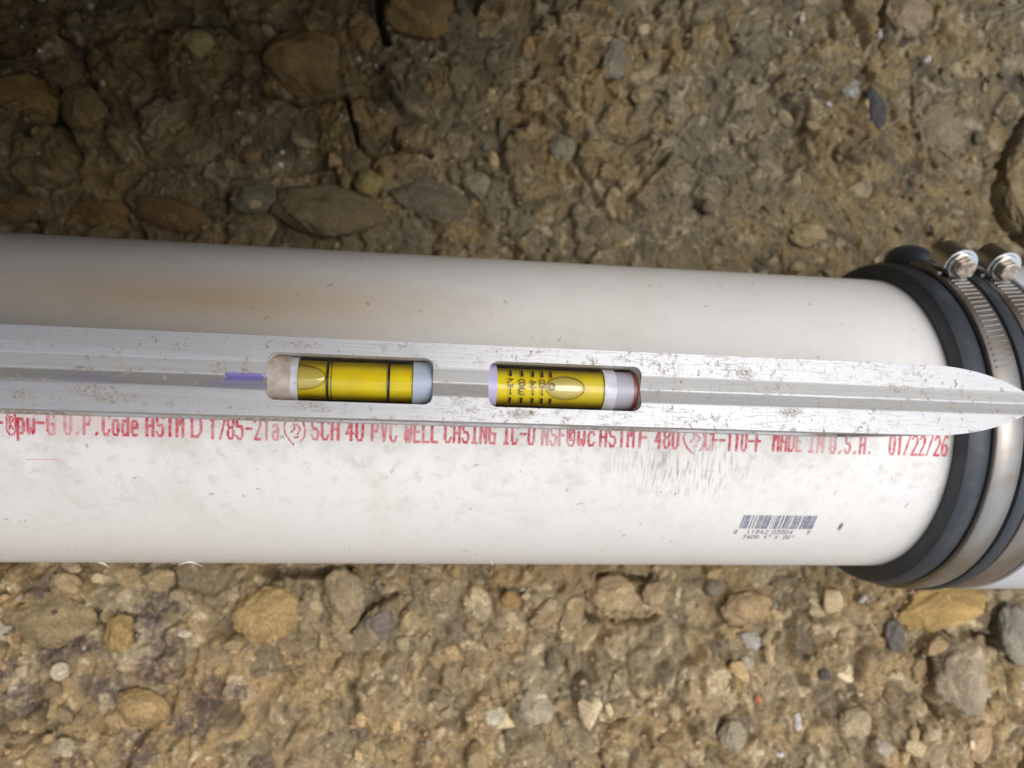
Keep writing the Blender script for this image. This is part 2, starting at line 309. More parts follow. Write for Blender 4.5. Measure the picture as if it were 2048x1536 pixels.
ROCKS = [
 ('stone', 1742, 222, 62, 115, 12, DRK, 'dark charcoal grey lumpy stone on the soil above the coupling', .6),
 ('stone', 1698, 183, 44, 62, -15, (.27, .26, .235), 'light grey flat stone against the upper left of the dark charcoal stone', .4),
 ('stone', 1805, 42, 118, 100, 20, (.26, .2, .125), 'large tan rounded stone at the top edge right of centre', .5),
 ('stone', 1228, 125, 62, 105, -12, (.24, .205, .15), 'flat grey tapered slab lying near the top centre', .35),
 ('stone', 1282, 193, 56, 42, 35, (.26, .2, .11), 'tan stone just below right of the flat grey tapered slab', .6),
 ('stone', 1057, 98, 38, 50, -10, OCH, 'small ochre pebble below the top edge near the centre', .8),
 ('stone', 985, 327, 24, 40, 12, (.42, .29, .15), 'small oval orange-tan pebble above the middle of the pipe', .8),
 ('stone', 842, 32, 150, 120, -10, (.2, .14, .06), 'big brown clod with a black gap on its left at the top edge', .5),
 ('stone', 660, 430, 230, 112, 0, (.205, .17, .105), 'long greenish brown boulder partly under the upper edge of the pipe', .45),
 ('stone', 512, 402, 94, 62, 12, (.19, .175, .125), 'grey-brown angular rock above left of the long greenish boulder', .55),
 ('stone', 865, 405, 190, 92, -18, (.185, .17, .125), 'sloping grey clod right of the long greenish boulder', .45),
 ('stone', 740, 372, 66, 62, 0, (.25, .205, .095), 'yellowish tan lump between the long boulder and the sloping grey clod', .6),
 ('stone', 205, 432, 116, 62, -4, (.25, .16, .07), 'orange-brown clod touching the top edge of the pipe at left', .6),
 ('stone', 52, 424, 128, 62, 6, (.25, .17, .08), 'orange-brown clod in the lower left corner above the pipe', .6),
 ('stone', 345, 435, 150, 72, -14, (.19, .125, .06), 'dark brown smooth clod right of the orange-brown clods', .55),
 ('stone', 66, 212, 140, 108, -6, (.29, .19, .075), 'broad golden brown clod at the left edge', .45),
 ('stone', 182, 232, 88, 88, 0, (.22, .155, .075), 'round brown clod right of the broad golden one', .55),
 ('stone', 400, 92, 62, 58, 30, (.36, .29, .13), 'pale greenish pebble in the dark upper left soil', .7),
 ('stone', 612, 130, 170, 150, 0, (.22, .15, .07), 'large cracked brown boulder in the dark soil left of centre', .45),
 ('stone', 505, 313, 48, 40, 0, (.27, .19, .1), 'small reddish tan pebble below the large cracked boulder', .8),
 ('stone', 1880, 262, 130, 130, 0, (.245, .195, .12), 'rounded tan clod right of the dark charcoal stone', .4),
 ('stone', 2040, 385, 110, 190, 10, (.27, .2, .11), 'rough tan lump beyond the black crack at the right edge', .5),
 ('stone', 950, 372, 70, 66, 0, (.215, .185, .12), 'rounded olive stone above the middle of the pipe', .6),
 ('stone', 1120, 305, 62, 66, 0, (.19, .165, .11), 'dull olive round clod right of the small oval pebble', .6),
 ('stone', 1610, 475, 90, 60, 0, (.235, .19, .11), 'tan clod near the left end of the coupling above the pipe', .5),
 ('stone', 1872, 1212, 225, 112, 6, (.36, .25, .105), 'big smooth yellow-ochre rock directly below the coupling', .5),
 ('stone', 1906, 1345, 150, 165, 10, (.3, .255, .185), 'large grey-pink angular boulder below the ochre rock', .65),
 ('stone', 2022, 1270, 90, 150, 10, (.22, .215, .175), 'grey-green stone at the right edge beside the ochre rock', .55),
 ('stone', 1950, 1480, 90, 92, -20, (.35, .26, .16), 'smooth tan stone below the grey-pink boulder', .6),
 ('stone', 1490, 1212, 120, 75, 10, (.29, .215, .125), 'brown flat rock below the middle right of the pipe', .5),
 ('stone', 1138, 1232, 52, 92, -28, (.3, .23, .14), 'upright tan wedge stone below the centre of the pipe', .5),
 ('stone', 1225, 1188, 115, 80, 0, (.33, .255, .155), 'broad light tan stone just under the pipe right of the wedge stone', .6),
 ('stone', 1308, 1186, 58, 58, 0, (.32, .25, .155), 'round tan stone right of the broad light tan stone', .7),
 ('stone', 1020, 1196, 44, 40, 10, OCH, 'small triangular ochre stone just below the pipe', .8),
 ('stone', 1090, 1235, 70, 40, 24, (.29, .22, .13), 'tan lump resting left of the upright wedge stone', .7),
 ('stone', 985, 1426, 48, 40, 12, (.62, .55, .38), 'pale cream stone in the lower centre', .8),
 ('stone', 1068, 1410, 84, 84, 0, (.42, .35, .24), 'light crumbly stone right of the pale cream stone', .6),
 ('stone', 535, 1230, 138, 112, 22, (.36, .26, .125), 'jagged orange-tan rock below the pipe left of centre', .5),
 ('stone', 690, 1190, 82, 120, 15, (.29, .235, .155), 'tall brown rock right of the jagged orange-tan rock', .5),
 ('stone', 115, 1235, 150, 105, -8, (.25, .2, .115), 'broad olive-brown rock below the pipe at left', .5),
 ('stone', 142, 1166, 74, 44, -12, (.33, .255, .15), 'tan rock between the pipe and the broad olive-brown rock', .6),
 ('stone', 262, 1155, 60, 48, 0, (.3, .23, .13), 'rounded tan stone just under the pipe at left', .7),
 ('stone', 322, 1158, 62, 48, 8, (.32, .255, .15), 'second rounded tan stone, right of a smaller one under the pipe', .7),
 ('stone', 128, 1338, 34, 36, 0, (.72, .6, .42), 'small cream pebble among the purple stains', .9),
 ('stone', 16, 1266, 56, 38, 6, (.6, .52, .4), 'whitish oval stone at the left edge below the pipe', .7),
 ('stone', 137, 1488, 50, 38, -20, (.56, .46, .3), 'cream wedge-shaped stone near the lower left corner', .8),
 ('stone', 290, 1412, 106, 76, -8, (.31, .225, .11), 'flat golden brown clod between the purple stains', .45),
 ('stone', 245, 1265, 60, 78, 0, (.31, .225, .1), 'yellow-brown stone on the purple stained soil', .6),
 ('stone', 370, 1265, 32, 16, -6, (.7, .6, .45), 'tiny elongated cream chip right of the yellow-brown stone', .8),
 ('stone', 755, 1250, 70, 62, 20, (.16, .14, .125), 'dark grey-brown stone below the pipe', .6),
 ('stone', 822, 1240, 48, 50, 0, (.33, .26, .16), 'tan stone touching the dark grey-brown stone', .7),
 ('stone', 1640, 1345, 26, 26, 20, (.09, .08, .08), 'small dark angular pebble in the lower right soil', .8),
 ('stone', 1535, 1305, 28, 52, 0, (.38, .28, .17), 'upright orange-tan pebble in the lower right soil', .7),
 ('stone', 1490, 1328, 36, 44, 0, (.46, .4, .28), 'pale round pebble left of the upright orange-tan pebble', .8),
 ('stone', 1500, 1280, 62, 38, -25, (.42, .37, .32), 'light grey slanted chip above the pale round pebble', .6),
 ('stone', 1590, 1440, 20, 38, 8, WHT, 'bright white sliver standing out in the lower right soil', .8),
 ('stone', 1558, 1507, 19, 17, 0, (.8, .78, .74), 'tiny bright white pebble near the bottom edge', .9),
 ('stone', 1513, 1397, 17, 13, 0, (.75, .2, .12), 'tiny coral red pebble in the lower right soil', .9),
 ('stone', 1755, 1490, 52, 34, -22, (.5, .41, .3), 'pale tan pebble near the bottom edge right of the white one', .7),
 ('stone', 1850, 1500, 80, 75, 0, (.3, .24, .15), 'brown clod left of the smooth tan stone at the bottom', .6),
 ('stone', 1700, 1440, 82, 70, 10, (.35, .29, .19), 'crumbly light tan clod left of the grey-pink boulder', .6),
 ('stone', 1460, 1470, 62, 68, 0, (.3, .27, .2), 'grey crumbly clod left of the bright white sliver', .6),
 ('stone', 1778, 1270, 50, 78, 0, (.13, .12, .11), 'dark blue-grey stone left of the grey-pink boulder', .5),
 ('stone', 1425, 1175, 40, 40, 0, (.19, .165, .13), 'dim brown stone tucked under the pipe', .7),
 ('stone', 1850, 122, 24, 16, 25, (.6, .56, .48), 'small whitish oblong pebble right of the dark charcoal stone', .8),
 ('stone', 1745, 82, 14, 20, 0, (.55, .52, .46), 'small grey pebble in the black crevice beside the large tan stone', .9),
 ('stone', 1704, 92, 20, 16, 0, (.55, .5, .42), 'pinkish pale pebble left of the black crevice', .9),
 ('stone', 1597, 42, 16, 24, 0, (.5, .45, .36), 'pale pebble near the top edge left of the large tan stone', .9),
]
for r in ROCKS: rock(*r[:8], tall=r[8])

# gravel and grit: far too many to count
def gravel():
    rs = np.random.RandomState(4); V = []; Fc = []; C = []
    base_ = []
    for sub in (1, 2):
        bm = bmesh.new(); bmesh.ops.create_icosphere(bm, subdivisions=sub, radius=1)
        base_.append((np.array([v.co[:] for v in bm.verts]), np.array([[v.index for v in f.verts] for f in bm.faces]))); bm.free()
    off = 0
    pal = np.array([(.52, .46, .37), (.40, .34, .25), (.36, .27, .15), (.22, .2, .16), (.12, .10, .085), (.6, .55, .48)])
    xs = rs.uniform(XL, XH, 30000); ys = rs.uniform(YL, YH, 30000)
    dens = vnoise(xs, ys, .035, 301, 3); dz, dc = soil(xs, ys)
    for k in range(30000):
        x, y = xs[k], ys[k]
        if abs(y) < .048: continue
        if rs.rand() > (.62 if y < 0 else .30)*sst(dens[k], .25, .6)+.06: continue
        u = rs.rand(); s = .0005+.0011*u*u+(.0022*rs.rand() if u > .93 else 0)+(.0035*rs.rand() if u > .988 else 0)
        c = dc[k]*rs.uniform(.85, 1.5) if rs.rand() < .88 or s > .0022 else pal[rs.randint(6)]*rs.uniform(.8, 1.15)
        bv, bf = base_[1 if s > .0009 else 0]; d = bv.copy()
        for _ in range(9):
            nn = norm(rs.randn(3)); d = d-np.outer(np.maximum(d@nn-rs.uniform(.4, .8), 0), nn)
        if s > .0009: d = d*(1+.25*(vnoise(d[:, 0]+k, d[:, 1]+d[:, 2]*.7, .45, 3, 2)-.5))[:, None]
        d = d*np.array([s*rs.uniform(.8, 1.5), s*rs.uniform(.7, 1.2), s*.9]); a = rs.uniform(0, 6.28)
        d = np.stack([d[:, 0]*math.cos(a)-d[:, 1]*math.sin(a), d[:, 0]*math.sin(a)+d[:, 1]*math.cos(a), d[:, 2]], 1)
        V.append(d+[x, y, ground_z(x, y)+s*.15]); Fc.append(bf+off); off += len(bv); C.append(np.repeat(c[None], len(bv), 0))
    V = np.concatenate(V); Fc = np.concatenate(Fc); C = np.concatenate(C)
    o = mesh('gravel', V, Fc.tolist(), MROCK, smooth=False)
    cl = o.data.color_attributes.new('Col', 'FLOAT_COLOR', 'POINT')
    cl.data.foreach_set('color', np.concatenate([C, np.ones((len(C), 1))], 1).astype(np.float32).ravel())
    tag(o, 'loose grit and tiny gravel scattered over the brown soil', 'gravel', kind='stuff')
gravel()

# ------------------------------------------------------------------ lettering: strokes on a 4 x 6 grid, drawn as small ink cells
G = {
'A': ['004 046 446 44 4,0|0,3 4,3'], }
def P(s): return [[tuple(float(c) for c in pt.split(',')) for pt in ln.split()] for ln in s.split('|')]
G = {k: P(v) for k, v in {
'A': '0,0 0,4.6 1.2,6 2.8,6 4,4.6 4,0|0,2.8 4,2.8', 'B': '0,0 0,6 3,6 4,5 4,4 3,3 0,3|3,3 4,2 4,1 3,0 0,0',
'C': '4,1.2 3,0 1,0 0,1 0,5 1,6 3,6 4,4.8', 'D': '0,0 0,6 2.6,6 4,4.6 4,1.4 2.6,0 0,0', 'E': '4,0 0,0 0,6 4,6|0,3 3.2,3',
'F': '0,0 0,6 4,6|0,3 3.2,3', 'G': '4,4.8 3,6 1,6 0,5 0,1 1,0 4,0 4,2.8 2.4,2.8', 'H': '0,0 0,6|4,0 4,6|0,3 4,3',
'I': '.6,0 3.4,0|.6,6 3.4,6|2,0 2,6', 'J': '0,1 1,0 3,0 4,1 4,6', 'K': '0,0 0,6|4,6 0,2.6|1.4,3.6 4,0', 'L': '0,6 0,0 4,0', 'M': '0,0 0,6 2,3.4 4,6 4,0',
'N': '0,0 0,6 4,0 4,6', 'O': '1,0 0,1 0,5 1,6 3,6 4,5 4,1 3,0 1,0', 'P': '0,0 0,6 3,6 4,5 4,3.8 3,2.8 0,2.8',
'S': '0,1 1,0 3,0 4,1 4,2.2 3,3 1,3 0,4 0,5 1,6 3,6 4,5', 'T': '2,0 2,6|0,6 4,6', 'U': '0,6 0,1 1,0 3,0 4,1 4,6', 'V': '0,6 2,0 4,6',
'W': '0,6 0,.8 .8,0 2,1 3.2,0 4,.8 4,6|2,1 2,3.4', 'X': '0,0 4,6|0,6 4,0', 'a': '.4,3.8 1.2,4.2 3,4.2 3.8,3.4 3.8,0 1,0 .2,.6 .2,1.6 1,2.3 3.8,2.3',
'c': '3.8,.8 3,0 1,0 .2,.8 .2,3.2 1,4 3,4 3.8,3.2', 'd': '4,6 4,0 1,0 .2,.9 .2,3.1 1,4 4,4', 'e': '3.6,0 1,0 .2,.9 .2,3.1 1,4 3,4 3.8,3.2 3.8,2.1 .2,2.1',
'o': '1,0 .2,.9 .2,3.1 1,4 3,4 3.8,3.1 3.8,.9 3,0 1,0', 'p': '0,-1.8 0,4 3,4 3.8,3.1 3.8,.9 3,0 0,0', 'w': '0,4 0,.6 .8,0 2,1.6 3.2,0 4,.6 4,4',
'0': '1,0 0,1 0,5 1,6 3,6 4,5 4,1 3,0 1,0', '1': '2,0 2,6 1.1,5', '2': '4,0 0,0 4,3.8 4,5 3,6 1,6 0,5', '3': '0,1 1,0 3,0 4,1 4,2.2 3,3.1 1.6,3.1|3,3.1 4,4 4,5 3,6 1,6 0,5',
'4': '3,0 3,6 0,2 4,2', '5': '0,.8 1,0 3,0 4,1 4,2.8 3,3.6 0,3.6 0,6 4,6', '6': '3.6,6 2.2,6 0,3.6 0,1 1,0 3,0 4,1 4,2.4 3,3.3 .3,3.3', '7': '1,0 4,5 4,6 0,6',
'8': '1,0 0,1 0,2.2 1,3.1 3,3.1 4,2.2 4,1 3,0 1,0|1,3.1 0,4 0,5 1,6 3,6 4,5 4,4 3,3.1', '9': '0.4,0 1.8,0 4,2.6 4,5 3,6 1,6 0,5 0,3.8 1,2.8 3.8,2.8',
'-': '.2,3 3.8,3', '.': '1.8,0 2.2,.3', '/': '0,0 4,6', '"': '1.2,6 1.2,4.6|2.8,6 2.8,4.6', "'": '2,6 2,4.6',
'®': '1,-.4 0,1 0,4.6 1,6 3,6 4,4.6 4,1 3,-.4 1,-.4|1.3,1.2 1.3,4.6 2.6,4.6 2.9,3.6 1.4,2.9 2.9,1.2',
'@': '2.2,-1.4 .6,0 -.6,1.6 -1,3.4 -.6,5.2 .6,6.6|4.6,-.6 5.8,1 6,3 5.4,5|1.4,2.2 2.6,3.4 2.2,4.6|3.4,1.6 4.4,3.2 3.2,4.4|2.4,.6 3.6,.8',
}.items()}
def ink(strings, rs, sw=.42, cell=.22, rough=.12):
    """strings = [(text, x0, advance, y0, height, widthfactor, flip)] -> quads in a flat (u, v) plane"""
    quads = []
    for (txt, x0, adv, y0, hgt, flip) in strings:
        uy = hgt/6.0; ux = adv*.60/4.0
        for i, ch in enumerate(txt):
            if ch == ' ' or ch not in G: continue
            segs = []
            for ln in G[ch]:
                segs += [(ln[j], ln[j+1]) for j in range(len(ln)-1)]
            A = np.array([s[0] for s in segs]); B = np.array([s[1] for s in segs])
            asp = uy/ux
            xs = np.arange(-1.8, 6.8, cell*asp if asp < 1 else cell); ys = np.arange(-2.6, 7.4, cell)
            cxs = cell*asp if asp < 1 else cell
            for xx in xs:
                for yy in ys:
                    pt = np.array([xx, yy]); AB = B-A
                    t = np.clip(((pt-A)*AB).sum(1)/np.maximum((AB**2).sum(1), 1e-9), 0, 1)
                    dd = (A+AB*t[:, None]-pt)*np.array([1/asp if asp > 0 else 1, 1])
                    d = np.sqrt((dd**2).sum(1)).min()
                    if d < (sw*.62 if ch in '®@' else sw)+rs.uniform(-rough, rough):
                        a, b, c, e = xx-cxs/2, xx+cxs/2, yy-cell/2, yy+cell/2
                        X0 = i*adv
                        q = [(X0+a*ux, c*uy), (X0+b*ux, c*uy), (X0+b*ux, e*uy), (X0+a*ux, e*uy)]
                        if flip: q = [(-u, -v) for u, v in q]
                        quads.append([(x0+u, y0+v) for u, v in q])
    return quads
def cyl_quads(name, quads, R, mat, parent, axis=(0, 0)):
    """wrap flat (x, arc) quads on a cylinder round the X axis; arc 0 = +Z, positive to +Y"""
    V = []; Fc = []
    for q in quads:
        Fc.append([len(V)+k for k in range(4)])
        for (u, v) in q: V.append((u, axis[0]+R*math.sin(v/R), axis[1]+R*math.cos(v/R)))
    return mesh(name, V, Fc, mat, parent, smooth=False)

# ------------------------------------------------------------------ the pipe
R0 = .0572
def lathe(prof, n=160, a0=0, a1=2*math.pi, closed=True):
    """prof = [(x, r)], round the X axis"""
    V = []; Fc = []; m = len(prof); steps = n if closed else n+1
    for i in range(steps):
        a = a0+(a1-a0)*i/n
        for x, r in prof: V.append((x, r*math.sin(a), r*math.cos(a)))
    for i in range(n):
        j = (i+1) % steps
        for k in range(m-1): Fc.append([i*m+k, i*m+k+1, j*m+k+1, j*m+k])
    return V, Fc
pvc = NT('pvc_white')
c = (.79, .755, .70)
c = pvc.mix(pvc.ramp(pvc.noise(11, 3), (.35, 0.0), (.7, .35)), c, (.80, .795, .78))
# greenish and grey grime, stronger on the crown round the lettering
low = pvc.n('SeparateXYZ', i0=pvc.obj).outputs
crown = pvc.n('MapRange', Value=low[1], i1=-.048, i2=-.012, i3=.12, i4=1.0).outputs[0]
crown = pvc.math('MULTIPLY', crown, pvc.n('MapRange', Value=low[1], i1=-.002, i2=.012, i3=1.0, i4=.22).outputs[0])
gr = pvc.math('MULTIPLY', pvc.ramp(pvc.noise(55, 7, .68), (.46, 0.0), (.74, .5)), crown)
c = pvc.mix(gr, c, (.42, .38, .28))
gr2 = pvc.math('MULTIPLY', pvc.ramp(pvc.noise(230, 5, .7), (.51, 0.0), (.70, .45)), crown)
c = pvc.mix(gr2, c, (.36, .33, .27))
def pxc(px, py, R=R0):
    x, a = on_cyl(px, py, R); return (x, R*math.sin(a), R*math.cos(a))
b1 = pvc.blob(pxc(1370, 935), (.032, .013, .02), soft=.9)
sv = pvc.vscale((1500, 170, 170), rot=(0, 0, rad(-17)))
c = pvc.mix(pvc.math('MULTIPLY', b1, pvc.ramp(pvc.noise(1, 5, .6, vec=sv), (.50, 0.0), (.66, .75))), c, (.13, .13, .13))
b2 = pvc.blob(pxc(420, 595), (.10, .015, .02), soft=.9)  # brown reflection on the upper left of the pipe, painted into its colour
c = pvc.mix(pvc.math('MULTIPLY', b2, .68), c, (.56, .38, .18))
b3 = pvc.blob(pxc(1170, 680), (.03, .012, .01), soft=.9)
c = pvc.mix(pvc.math('MULTIPLY', b3, pvc.ramp(pvc.noise(90, 4), (.45, 0.0), (.7, .4))), c, (.5, .42, .34))
b4 = pvc.blob(pxc(180, 850), (.05, .006, .01), soft=.9, wob=.5)
c = pvc.mix(pvc.math('MULTIPLY', b4, .3), c, (.7, .35, .38))
ds_ = pvc.blob(pxc(1681, 1053), (.0010, .0022, .003), soft=.5, wob=.8, wscale=900); c = pvc.mix(pvc.math('MULTIPLY', ds_, .9), c, (.09, .085, .02))
# specks
sp = pvc.n('TexVoronoi', Vector=pvc.n('VectorMath', _operation='ADD', i0=pvc.obj, i1=pvc.n('VectorMath', _operation='SCALE', i0=pvc.n('TexNoise', Vector=pvc.obj, Scale=420.0, Detail=3.0).outputs['Color'], Scale=.006).outputs[0]).outputs[0], Scale=230.0, Randomness=1.0)
spc = pvc.n('SeparateColor', i0=sp.outputs['Color']).outputs[0]
spk = pvc.math('MULTIPLY', pvc.math('LESS_THAN', sp.outputs['Distance'], pvc.math('MULTIPLY', spc, .15)), pvc.math('GREATER_THAN', spc, .84))
c = pvc.mix(pvc.math('MULTIPLY', spk, .5), c, (.22, .18, .12))
scr = pvc.ramp(pvc.noise(1, 3, .6, vec=pvc.vscale((20, 900, 900))), (.60, 0.0), (.66, 1.0))
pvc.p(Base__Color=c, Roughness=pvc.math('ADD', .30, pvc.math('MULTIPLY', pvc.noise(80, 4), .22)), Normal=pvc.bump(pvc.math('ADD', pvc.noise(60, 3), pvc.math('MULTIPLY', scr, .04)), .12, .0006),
      Subsurface__Weight=.0)
pipe = empty('well_pipe'); tag(pipe, 'thick white plastic pipe with red printed lettering lying across the soil', 'pipe')
XR, _ = on_cyl(1908, 870, R0)                # where the coupling swallows the pipe
V, Fc = lathe([(-.75, .0505), (-.75, R0), (-.3, R0), (-.15, R0), (0, R0), (XR+.045, R0), (XR+.045, .0505), (-.75, .0505)], 256)
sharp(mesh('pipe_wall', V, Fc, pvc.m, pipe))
red = NT('red_ink')
rc = red.mix(red.ramp(red.noise(650, 4), (.38, 0.0), (.68, .75)), (.52, .02, .05), (.74, .38, .38))
rc = red.mix(red.ramp(red.noise(75, 2), (.48, 0.0), (.70, .7)), rc, (.74, .62, .58)); red.p(Base__Color=rc, Roughness=.55)
gin = NT('grey_ink'); gc = gin.mix(gin.ramp(gin.noise(600, 3), (.4, 0.0), (.7, .6)), (.12, .12, .2), (.5, .5, .55)); gin.p(Base__Color=gc, Roughness=.5)
rs = random.Random(3)
WORDS = [('-', -20, 5, 866), ('®', 14, 32, 866), ('pw-G', 36, 108, 866), ('U.P.Code', 130, 275, 867), ('ASTM', 294, 366, 871), ('D', 384, 402, 873), ('1785-21a', 420, 556, 876), ('@', 574, 598, 879),
 ('SCH', 624, 676, 878), ('40', 693, 725, 880), ('PVC', 744, 792, 881), ('WELL', 811, 874, 883), ('CASING', 890, 989, 884), ('IC-0', 1007, 1067, 887), ('NSF', 1084, 1128, 889), ('®', 1134, 1148, 889), ('wc', 1156, 1188, 890),
 ('ASTM', 1200, 1266, 892), ('F', 1279, 1294, 894), ('480', 1310, 1355, 895), ('@', 1372, 1396, 897), ('CF-110-F', 1410, 1520, 899), ('MADE', 1546, 1602, 901), ('IN', 1617, 1645, 903), ('U.S.A.', 1660, 1743, 905), ('01/22/26', 1778, 1892, 908)]
st = []
for wd, a, b, yb in WORDS:
    yl = 866+(yb-866)*1.0
    xa, an = on_cyl(a, yl, R0); xb, _ = on_cyl(b, yl, R0)
    n = len(wd); adv = (xb-xa)/(n-.40)
    st.append((wd, xa, adv, an*R0, .0062, False))
RI = R0+.00006
cyl_quads('printed_lettering', ink(st, rs), RI, red.m, pipe)
# bar code and the two faint lines of figures under it
q = []; x0, at = on_cyl(1488, 1030, R0); x1, _ = on_cyl(1637, 1032, R0); _, ab = on_cyl(1488, 1057, R0)
x = x0; rb = random.Random(12)
while x < x1:
    wd = rb.choice((.00022, .00022, .0004, .0006)); 
    hh = (at-ab)*R0/8
    for k in range(8): q.append([(x, ab*R0+hh*k), (x+wd, ab*R0+hh*k), (x+wd, ab*R0+hh*(k+1)), (x, ab*R0+hh*(k+1))])
    x += wd+rb.choice((.00018, .0002, .00035, .0006))
cyl_quads('barcode', [[(u, v+(-.00002)) for u, v in z] for z in q], RI, gin.m, pipe)
hb = (at-ab)*R0
q = ink([('0', x0-.001, .0012, ab*R0-hb*.42, hb*.30, False), ('11942', x0+.0035, .0016, ab*R0-hb*.42, hb*.30, False), ('03004', x0+.0125, .0016, ab*R0-hb*.42, hb*.30, False), ('9', x1-.0012, .0012, ab*R0-hb*.42, hb*.30, False),
         ('7400 4"', x0+.003, .0015, ab*R0-hb*.86, hb*.30, False), ("X 20'", x0+.0145, .0015, ab*R0-hb*.86, hb*.30, False)], rs, sw=.5, cell=.5)
cyl_quads('barcode_figures', q, RI, gin.m, pipe)
# pink scrape at left
xa, aa = on_cyl(52, 919, R0); xb, _ = on_cyl(122, 917, R0)
pk = NT('pink_scrape'); pk.p(Base__Color=(.75, .38, .4), Roughness=.6)
cyl_quads('ink_smear', [[(xa+(xb-xa)*k/6, aa*R0-.0001+.00004*k), (xa+(xb-xa)*(k+1)/6, aa*R0-.0001+.00004*(k+1)), (xa+(xb-xa)*(k+1)/6, aa*R0+.00012+.00004*(k+1)), (xa+(xb-xa)*k/6, aa*R0+.00012+.00004*k)] for k in range(6)], RI, pk.m, pipe)

# ------------------------------------------------------------------ the rubber coupling
rub = NT('black_rubber')
rc_ = rub.mix(rub.ramp(rub.noise(120, 5, .7), (.52, 0.0), (.75, .5)), (.030, .036, .044), (.085, .08, .07))
rub.p(Base__Color=rc_, Roughness=.5, Normal=rub.bump(rub.noise(400, 3), .15, .0005))
stl = NT('clamp_steel')
sc_ = stl.mix(stl.ramp(stl.noise(60, 5), (.42, 0.0), (.65, .6)), (.33, .31, .285), (.22, .16, .105))
stl.p(Base__Color=sc_, Metallic=.95, Roughness=stl.math('ADD', .34, stl.math('MULTIPLY', stl.noise(1, 4, vec=stl.vscale((3000, 60, 60))), .25)))
zinc = NT('bright_steel'); zinc.p(Base__Color=(.62, .61, .58), Metallic=1.0, Roughness=.25)
brass = NT('soiled_screw'); bc_ = brass.mix(brass.ramp(brass.noise(500, 3), (.4, 0.0), (.65, 1.0)), (.50, .44, .36), (.24, .17, .10)); brass.p(Base__Color=bc_, Metallic=.6, Roughness=.4)
drk = NT('dark_recess'); drk.p(Base__Color=(.02, .02, .02), Roughness=.8)
cpl = empty('pipe_coupling', Matrix.Translation((XR, 0, 0))); tag(cpl, 'black rubber coupling with steel band clamps on the right end of the white pipe', 'pipe coupling')
prof = [(0, R0+.0001), (-.0002, .0600), (.0008, .0632), (.0030, .0641), (.0070, .0644), (.0082, .0637), (.0190, .0637), (.0196, .0660), (.0212, .0666), (.0240, .0660), (.0248, .0637), (.0363, .0637), (.0365, .0652), (.0374, .0654), (.0378, .0640),
        (.08, .0640), (.082, .0665), (.12, .0665), (.121, R0), (.118, .0555), (0, .0555)]
V, Fc = lathe(prof, 200); slv = sharp(mesh('rubber_sleeve', V, Fc, rub.m, cpl), 50)
def hump(V, x, w_, ang, hgt):                # the sleeve bulges under each clamp screw
    pass
def band(xa, xb, name='clamp_band'):
    r = .0640; pr = [(xa, r), (xa, r+.0014), (xa+.0004, r+.0018), (xb-.0004, r+.0018), (xb, r+.0014), (xb, r)]
    V, Fc = lathe(pr, 200); return sharp(mesh(name, V, Fc, stl.m, cpl), 50)
